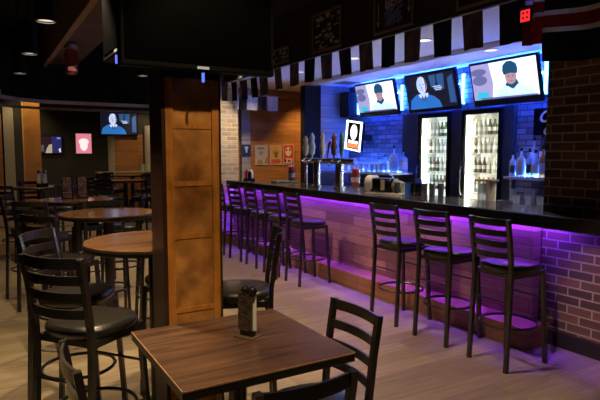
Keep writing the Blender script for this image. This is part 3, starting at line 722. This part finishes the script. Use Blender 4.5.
t = thing('advert_screen', 'dim lit display on the far wall beside the slim orange column', 'screen', (1.60, 15.99, 1.79))
obj('casing', B(-.33, .33, -.05, 0, -.24, .24, bev=.006), M['blackgloss'], t)
bm = advert(.62, .44); bm.transform(Matrix.Translation((0, -.052, 0)))
obj('screen', bm, [emit('adv%d' % i, c, s) for i, (c, s) in enumerate((((.03, .01, .02), .6), ((.03, .03, .18), .6), ((.55, .45, .30), .7), ((.8, .05, .06), .8), ((.25, .22, .8), .9), ((.8, .8, .8), .8), ((.10, .09, .12), .7)))], t)

# blue tubes beside the bar televisions
for k, (y, z0, z1) in enumerate(((4.035, 2.26, 2.64), (5.29, 2.24, 2.64), (6.53, 2.24, 2.62), (7.66, 2.24, 2.62))):
    t = thing('light_tube', ['vertical blue light tube between the right television and the brick pillar', 'vertical blue light tube right of the middle television', 'vertical blue light tube right of the leftmost television', 'vertical blue light tube left of the leftmost television'][k], 'light tube', (5.70, y, 0), 0, 'blue tubes on the bar wall')
    obj('tube', T([(0, 0, z0), (0, 0, z1)], .018, 10), BTUBE, t, smooth=True)
    obj('holder', B(.015, .049, -.03, .03, z1-.02, z1+.02), M['steel'], t); obj('holder', B(.015, .049, -.03, .03, z0-.02, z0+.02), M['steel'], t)

# ------------------------------------------------------------------ posters on the alcove wall
def poster(x0, x1, z0, z1, label, base, pieces, frame=(.6, .5, .4)):
    t = thing('poster', label, 'poster', ((x0+x1)/2, 9.5, z0), 0, 'posters on the wood wall'); w, h = x1-x0, z1-z0
    obj('backing', B(-w/2, w/2, -.012, 0, 0, h), plain('poster_edge', frame, .5), t)
    bm = bmesh.new(); mats = [plain('poster_base', base, .5)]
    poly(bm, [(-w/2+.012, .012), (w/2-.012, .012), (w/2-.012, h-.012), (-w/2+.012, h-.012)], 0, .0125)
    for k, (pts, c) in enumerate(pieces):
        mats.append(plain('poster_ink', c, .5)); poly(bm, [((u-.5)*w, v*h) for u, v in pts], k+1, .013+.0004*k)
    obj('print', bm, mats, t)
poster(4.60, 4.86, 1.34, 1.72, 'grey and cream poster, left of the orange poster', (.46, .40, .36), [([(.15, .80), (.75, .80), (.75, .88), (.15, .88)], (.2, .15, .17)), (ell(.45, .6, .2, .12), (.30, .26, .30)), ([(.1, .05), (.6, .05), (.55, .25), (.2, .28)], (.36, .22, .10)), ([(.75, .05), (.98, .1), (.98, .4), (.85, .35)], (.25, .22, .24))])
poster(4.92, 5.17, 1.34, 1.72, 'orange poster with a dark leafy shape, between two posters', (.60, .33, .14), [([(.08, .06), (.92, .06), (.92, .28), (.08, .28)], (.52, .10, .03)), ([(.4, .36), (.62, .36), (.8, .75), (.6, .6), (.5, .85), (.42, .6), (.2, .75)], (.16, .12, .03)), (ell(.25, .5, .12, .1), (.55, .35, .12))])
poster(5.21, 5.46, 1.33, 1.74, 'red and white poster, rightmost on the wood wall', (.55, .05, .04), [(ell(.48, .66, .28, .22), (.7, .62, .58)), (ell(.32, .72, .07, .06, 10), (.03, .02, .02)), (ell(.62, .74, .08, .06, 10), (.03, .02, .02)), ([(.12, .08), (.8, .08), (.85, .32), (.2, .34)], (.6, .55, .55)), ([(.15, .14), (.3, .14), (.3, .3), (.15, .28)], (.04, .03, .03)), (ell(.55, .2, .14, .06, 12), (.1, .08, .08))])
t = thing('poster', 'small dark blue framed picture on the post left of the posters', 'poster', (4.36, 9.4, 1.50), 0, 'posters on the wood wall')
obj('backing', B(-.09, .09, -.015, 0, 0, .23), plain('navy_backing', (.02, .03, .10), .4), t); bm = bmesh.new(); poly(bm, ell(0, .13, .02, .06), 0, .016); poly(bm, ell(0, .17, .04, .025), 0, .0165); obj('print', bm, plain('pale_print', (.4, .5, .7), .5), t)

# ------------------------------------------------------------------ soffit boards, pennants, jersey
CH = plain('chalkboard', (.012, .012, .014), .7); CK = plain('chalk', (.42, .40, .50), .9, vary=.5, scale=80); CK2 = plain('blue_chalk', (.12, .16, .42), .9, vary=.5, scale=60)
FRW = plain('dark_board_frame', (.22, .14, .10), .5)
def board(y0, y1, z0, z1, label, draw=None):
    t = thing('chalkboard', label, 'chalkboard', (3.75, (y0+y1)/2, z0), FACE_NX, 'chalkboards on the soffit'); w, h = y1-y0, z1-z0
    obj('board', B(-w/2, w/2, -.02, 0, 0, h), CH, t)
    bm = bmesh.new()
    for a in ((-w/2, w/2, 0, .025), (-w/2, w/2, h-.025, h), (-w/2, -w/2+.025, .025, h-.025), (w/2-.025, w/2, .025, h-.025)): box(bm, a[0], a[1], -.03, -.019, a[2], a[3])
    obj('frame', bm, FRW, t)
    if draw: draw(t, w, h)
def scrawl(t, w, h, n=46, m=None, xr=(-.42, .42), zr=(.06, .92), ang=0):
    bm = bmesh.new(); R = random.Random(3+n)
    for k in range(n):
        x = R.uniform(*xr)*w; z = R.uniform(*zr)*h; l = R.uniform(.01, .05); hh = R.uniform(.004, .02)
        c, s = math.cos(ang), math.sin(ang)
        poly(bm, [(x+c*u-s*v, z+s*u+c*v) for u, v in ((-l, -hh), (l, -hh), (l, hh), (-l, hh))], 0, .0205+.00005*k)
    obj('chalk_drawing', bm, m or CK, t)
def beer_draw(t, w, h):
    bm = text_bm('BEER', .15, 0, .002); bm.transform(Matrix.Rotation(math.radians(-6), 4, 'Y')); bm.transform(Matrix.Translation((.03, -.0205, .30))); obj('lettering', bm, CK, t)
    scrawl(t, w, h, 60, CK2, (-.20, .18), (.12, .48), math.radians(35))
    bm = bmesh.new()
    for x, z in ((-.24, .10), (.24, .16)):
        poly(bm, [(x-.006, z+.03), (x+.006, z+.03), (x+.006, z+.22), (x-.006, z+.22)], 0, .021); poly(bm, [(x, z-.03), (x+.03, z+.035), (x, z+.02), (x-.03, z+.035)], 0, .0215)
    obj('arrow', bm, CK, t)
board(5.36, 6.01, 2.83, 3.31, 'chalkboard with pale scrawl in a thin frame, left of the BEER board', lambda t, w, h: scrawl(t, w, h))
board(4.12, 4.74, 2.83, 3.40, 'chalkboard with BEER lettering and two arrows on the soffit', beer_draw)
board(6.62, 7.12, 2.83, 3.05, 'small chalkboard farthest along the soffit', lambda t, w, h: scrawl(t, w, h, 20))
board(2.92, 3.56, 2.83, 3.42, 'chalkboard on the soffit nearest to the hanging jersey', None)

PB = plain('black_pennant_cloth', (.020, .019, .020), .9, vary=.5, scale=14); PT = plain('brown_pennant_cloth', (.12, .082, .06), .9, vary=.45, scale=9); PW = plain('white_pennant_cloth', (.62, .64, .70), .9, vary=.12, scale=12)
def pennant(p0, p1, h, mat, label, group, skew=0.):
    """cloth hung between two points of the string"""
    p0, p1 = Vector(p0), Vector(p1); t = (p1-p0); nrm = Vector((-t.y, t.x, 0)).normalized(); bm = bmesh.new(); n, mrow = 8, 6
    org = (p0+p1)/2; g = []
    for j in range(mrow+1):
        row = []
        for i in range(n+1):
            u, v = i/n, j/mrow
            q = p0+t*u*(1-.06*v)+t*.03*v-org; q.z -= h*v; q += nrm*(.018*math.sin(u*7+skew)*v+.012*v)
            row.append(bm.verts.new(q))
        g.append(row)
    for j in range(mrow):
        for i in range(n): bm.faces.new((g[j][i], g[j][i+1], g[j+1][i+1], g[j+1][i]))
    bmesh.ops.solidify(bm, geom=bm.faces[:], thickness=.003)
    o = obj('pennant', bm, mat, loc=org, smooth=True); tag(o, label, 'pennant', group)
X = 3.735
def zs(y): return 2.785
pl = [(2.84, 3.10, 0, .33), (3.27, 3.50, 1, .31), (3.62, 3.86, 0, .32), (4.02, 4.26, 1, .31), (4.40, 4.62, 0, .31), (4.78, 5.02, 1, .30), (5.18, 5.42, 0, .30), (5.56, 5.82, 1, .30), (5.95, 6.21, 0, .29), (6.36, 6.60, 1, .30), (6.86, 7.06, 1, .30)]
for k, (ya, yb, c, h) in enumerate(pl):
    pennant((X, yb, 2.785), (X, ya, 2.785), h, (PB, PT)[c], '%s cloth pennant on the soffit string, %s of its colour counted from the jersey' % (('black', 'brown')[c], ORD[sum(1 for q in pl[:k] if q[2] == c)]), 'pennants along the soffit', k*1.3)
o = obj('pennant_string', T([(X, 2.80, 2.785), (X, 5.0, 2.785), (X, 7.2, 2.785)], .006, 6), plain('grey_string', (.40, .38, .38), .8)); tag(o, 'pale string along the soffit edge carrying the pennants', 'string')
# far run of the string, swinging out towards the tan pillar
A, Z = Vector((3.70, 7.15, 2.74)), Vector((3.50, 8.95, 2.78))
def along(f): q = A.lerp(Z, f); q.z -= .05*math.sin(PI*f); return q
for k in range(6):
    c = (1, 0, 1, 0, 1, 1)[k]; f0, f1 = (.03, .19, .35, .52, .68, .85)[k], (.15, .29, .47, .62, .80, .97)[k]
    pennant(along(f1), along(f0), .30, (PB, PT)[c], '%s pennant of the far string by the tan brick pillar, %s from the right' % (('black', 'brown')[c], ORD[k]), 'pennants on the far string', k*.9)
o = obj('pennant_string', T([along(i/8) for i in range(9)], .006, 6), plain('grey_string', (.40, .38, .38), .8)); tag(o, 'sagging string of pennants reaching to the tan brick pillar', 'string')
for k, (xa, xb, c) in enumerate(((3.92, 4.00, 1), (4.03, 4.15, 0), (4.16, 4.37, 1), (4.38, 4.54, 0), (4.56, 4.78, 1))):
    pennant((xa, 8.9, 2.60), (xb, 8.9, 2.60), .26, (PB, PW)[c], ['blue lit white pennant next to the tan brick pillar', 'black pennant left of the middle white one, in the alcove', 'blue lit white pennant in the middle of the alcove', 'black pennant right of the middle white one, in the alcove', 'blue lit white pennant at the right in the alcove'][k], 'pennants in the alcove', k)
o = obj('pennant_string', T([(3.9, 8.9, 2.60), (5.0, 8.9, 2.60), (5.0, 8.9, 2.80)], .005, 6), plain('grey_string', (.40, .38, .38), .8)); tag(o, 'string across the alcove carrying the white and black pennants', 'string')
# jersey
NAVY = plain('navy_jersey', (.014, .015, .035), .85, vary=.2, scale=20); RED = plain('red_jersey', (.38, .03, .035), .85, vary=.2); WHT = plain('white_jersey_stripe', (.80, .76, .76), .85, vary=.1)
t = thing('sports_jersey', 'navy sports jersey with red and white stripes hanging above the brick pillar', 'jersey', (3.72, 2.30, 0), FACE_NX)
def cloth(u0, u1, z0, z1, bands, sag, thick, seed):
    """hanging cloth, -Y facing; bands: list of (z_lo, z_hi, material index) over base 0"""
    zsx = sorted({z0, z1, *[b for bd in bands for b in bd[:2]]}); zz = []
    for a, b in zip(zsx, zsx[1:]):
        n = max(1, int((b-a)/.05)); zz += [a+(b-a)*i/n for i in range(n)]
    zz.append(z1); bm = bmesh.new(); n = 16; g = []
    for z in zz:
        row = []
        for i in range(n+1):
            s = i/n; u = u0+(u1-u0)*s
            row.append(bm.verts.new((u, -.02-.02*math.sin(s*9+seed)-.01*math.sin(z*11+s*5), z+sag*(math.sin(PI*s)**1)*(-1)+.05*(s-.0)*0)))
        g.append(row)
    for j in range(len(zz)-1):
        zc = (zz[j]+zz[j+1])/2; mi = 0
        for a, b, m in bands:
            if a < zc < b: mi = m
        for i in range(n): bm.faces.new((g[j][i], g[j][i+1], g[j+1][i+1], g[j+1][i])).material_index = mi
    bmesh.ops.solidify(bm, geom=bm.faces[:], thickness=thick)
    return bm
obj('body', cloth(-.36, .36, 2.26, 3.15, [(2.475, 2.51, 2), (2.51, 2.60, 1), (2.60, 2.635, 2)], .035, .02, 0), [NAVY, RED, WHT], t, smooth=True)
obj('sleeve', cloth(-.52, -.365, 2.40, 2.95, [(2.40, 2.60, 1), (2.60, 2.63, 2), (2.63, 2.71, 1), (2.71, 2.745, 2)], .0, .02, 2), [NAVY, RED, WHT], t, smooth=True)
obj('sleeve', cloth(.365, .52, 2.40, 2.95, [(2.40, 2.60, 1), (2.60, 2.63, 2), (2.63, 2.71, 1), (2.71, 2.745, 2)], .0, .02, 4), [NAVY, RED, WHT], t, smooth=True)
obj('hanger', T([(-.40, .0, 3.0), (0, .0, 3.2), (.40, .0, 3.0)], .012, 8), M['black'], t)
t = thing('indicator_sign', 'small glowing red square sign by the jersey sleeve', 'sign', (3.66, 2.79, 2.575), FACE_NX)
obj('housing', B(-.045, .045, 0, .03, 0, .095, bev=.004), M['black'], t)
bm = bmesh.new(); poly(bm, [(-.042, .003), (.042, .003), (.042, .092), (-.042, .092)], 0, .001); obj('lit_face', bm, emit('red_glow', (1., .03, .04), 1.1), t)
bm = bmesh.new()
for x in (-.017, .018):
    for z in (.024, .06): poly(bm, [(x-.009, z), (x+.007, z), (x+.007, z+.018), (x-.009, z+.018)], 0, .0015)
obj('dark_mark', bm, emit('dark_red', (.25, .0, .0), .6), t)

# ------------------------------------------------------------------ lamps
WARM = (1.0, .72, .42)
def spot(loc, energy, col, size, blend=.5, rad=.05, aim=(0, 0, -1)):
    l = bpy.data.lights.new('spot_light', 'SPOT'); l.energy = energy; l.color = col; l.spot_size = math.radians(size); l.spot_blend = blend; l.shadow_soft_size = rad
    o = bpy.data.objects.new('spot_light', l); COL.objects.link(o); o.location = loc
    o.rotation_euler = Vector(aim).to_track_quat('-Z', 'Y').to_euler()
    return o
LENS = emit('lamp_lens', (1.0, .86, .66), .9)
def pendant(x, y, z, label, energy, col=WARM, size=80):
    if not hasattr(pendant, 'src'):
        t = thing('cylinder_lamp', label, 'ceiling lamp', (x, y, z), 0, 'black cylinder lamps under the ceiling')
        obj('housing', L([(.078, 0), (.078, .34), (0, .34)], 24), M['black'], t, smooth=True)
        obj('lens', L([(0, .02), (.070, .02), (.070, .012), (0, .012)], 24), LENS, t)
        obj('rim', L([(.068, .002), (.078, .002), (.078, -.004), (.068, -.004), (.068, .002)], 24), M['steel'], t)
        obj('stem', L([(.012, .34), (.012, 3.5-z)], 8), M['black'], t)
        pendant.src = t
    else: dup(pendant.src, (x, y, z), 0, label)
    spot((x, y, z-.01), energy, col, size, .6)
E1 = (70, 85, 120, 110, 110, 90)
for k, (y, e) in enumerate(((7.96, 70), (6.37, 60), (4.75, 130), (3.12, 270), (1.5, 100))):
    pendant(.49, y, 2.60, '%s cylinder lamp of the left row, counted from the far end' % ORD[k], e, (1.0, .74, .40), 88)
for k, (y, e) in enumerate(((7.82, 80), (6.2, 150), (4.6, 160), (2.9, 170), (1.3, 30))):
    pendant(2.03, y, 2.66, '%s cylinder lamp of the right row, counted from the far end' % ORD[k], e, WARM, 76)
# hanging jar lantern under the beam
t = thing('hanging_lantern', 'reddish glass jar lantern hanging from the wooden beam', 'lantern', (1.10, 7.85, 2.61))
obj('jar', L([(0, 0), (.06, 0), (.085, .04), (.085, .27), (.06, .33)], 20), glassmat('reddish_glass', (.75, .35, .30), .15, .35, (.30, .06, .05)), t, smooth=True)
obj('cap', L([(.062, .33), (.09, .335), (.09, .39), (0, .40)], 20), plain('pale_lid', (.30, .27, .25), .4), t, smooth=True)
obj('cord', T([(0, 0, .40), (0, 0, .42)], .012, 6), M['black'], t)
obj('bulb', L([(0, .05), (.045, .06), (.045, .10), (0, .11)], 12), emit('dim_bulb', (1, .6, .5), .6), t)
# recessed lights in the soffit
dsrc = [None]
def downlight(x, y, z, label, energy, col, size=80):
    if dsrc[0] is None:
        t = thing('recessed_light', label, 'ceiling lamp', (x, y, z), 0, 'recessed lights in the bar soffit')
        obj('rim', L([(.065, 0), (.085, 0), (.085, -.008), (.065, -.008), (.065, 0)], 24), M['white'], t)
        obj('lens', L([(0, -.002), (.065, -.002), (.065, -.004), (0, -.004)], 24), emit('downlight_lens', (1, .9, .78), 1.6), t)
        dsrc[0] = t
    else: dup(dsrc[0], (x, y, z), 0, label)
    spot((x, y, z-.015), energy, col, size, .7, .05)
for k, (y, e) in enumerate(((4.5, 90), (5.8, 100), (7.19, 80), (8.43, 110))):
    downlight(4.24, y, 2.80, '%s recessed lamp in the white soffit, counted from the hanging jersey' % ORD[k+1], e, (1, .75, .5), 70 if k < 3 else 120)
downlight(4.24, 3.2, 2.80, 'first recessed lamp in the white soffit, added unseen nearest to the hanging jersey', 100, (1, .8, .6), 70)  # added to brighten the bar end, continuing the row of downlights
downlight(5.04, 4.28, 2.735, 'recessed lamp close above the right bar television', 10, (1, .8, .6))
t = thing('ceiling_vent', 'flat grey vent in the soffit above the leftmost bar television', 'vent', (5.30, 7.45, 2.735))
obj('plate', B(-.16, .16, -.16, .16, -.012, 0, bev=.003), plain('vent_grey', (.30, .30, .32), .5), t)
bm = bmesh.new()
for k in range(6): box(bm, -.13, .13, -.13+.045*k, -.11+.045*k, -.018, -.012)
obj('slat', bm, plain('vent_dark', (.12, .12, .13), .5), t)
# spots without fixtures on tan pillar, alcove and columns; several others added as fill
spot((3.72, 8.2, 2.9), 60, (1, .82, .55), 60, .6, .05, (.02, .75, -1))
spot((5.55, 8.9, 2.78), 85, (1, .60, .22), 85, 1.0, .05, (.05, .40, -1))
spot((.6, 1.2, 2.75), 420, (1, .66, .42), 20, .8, .05, (3.4, .85, -2.35))  # added to warm the brick under the counter edge
spot((.75, 3.9, 2.9), 230, (1, .66, .40), 34, .9, .05, (3.05, .5, -2.45))  # added to warm the bar front and its step
spot((.9, 6.4, 2.9), 200, (1, .66, .40), 36, .9, .05, (2.9, -.6, -2.5))  # same added warm light, farther along the bar front
spot((4.4, 7.5, 2.76), 28, (.22, .26, 1), 42, .6, .03, (0, 1, -.22))  # added to light the alcove pennants blue
spot((1.05, 1.5, 2.95), 70, (1, .70, .38), 60, .5, .03, (-.12, 1.0, -1.75))
spot((.82, 10.2, 3.3), 70, (1, .65, .3), 80, .6, .05, (0, .5, -1))
spot((.9, 15.2, 3.3), 40, (1, .75, .45), 90, .8, .05, (0, .45, -1))  # added to brighten the far left mouldings
spot((2.2, 13.0, 3.4), 110, (1, .78, .5), 150, .8, .1)  # weak ambient fill added for the far end of the room
spot((4.0, 15.0, 3.2), 55, (1, .75, .45), 70, .6, .05, (.15, .6, -1))

# ------------------------------------------------------------------ world, camera, view
w = bpy.data.worlds.new('world'); sc.world = w; w.use_nodes = True
w.node_tree.nodes['Background'].inputs[0].default_value = (.02, .018, .02, 1); w.node_tree.nodes['Background'].inputs[1].default_value = .3
cd = bpy.data.cameras.new('camera'); cam = bpy.data.objects.new('camera', cd); COL.objects.link(cam)
cd.sensor_width = 36; cd.lens = 36*540/600; cd.clip_start = .05
cam.location = (0, 0, 1.57)
cam.rotation_euler = (PI/2-math.radians(4.974), 0, -math.radians(30.556))
sc.camera = cam
sc.view_settings.view_transform = 'Standard'; sc.view_settings.look = 'None'; sc.view_settings.exposure = 0; sc.view_settings.gamma = 1
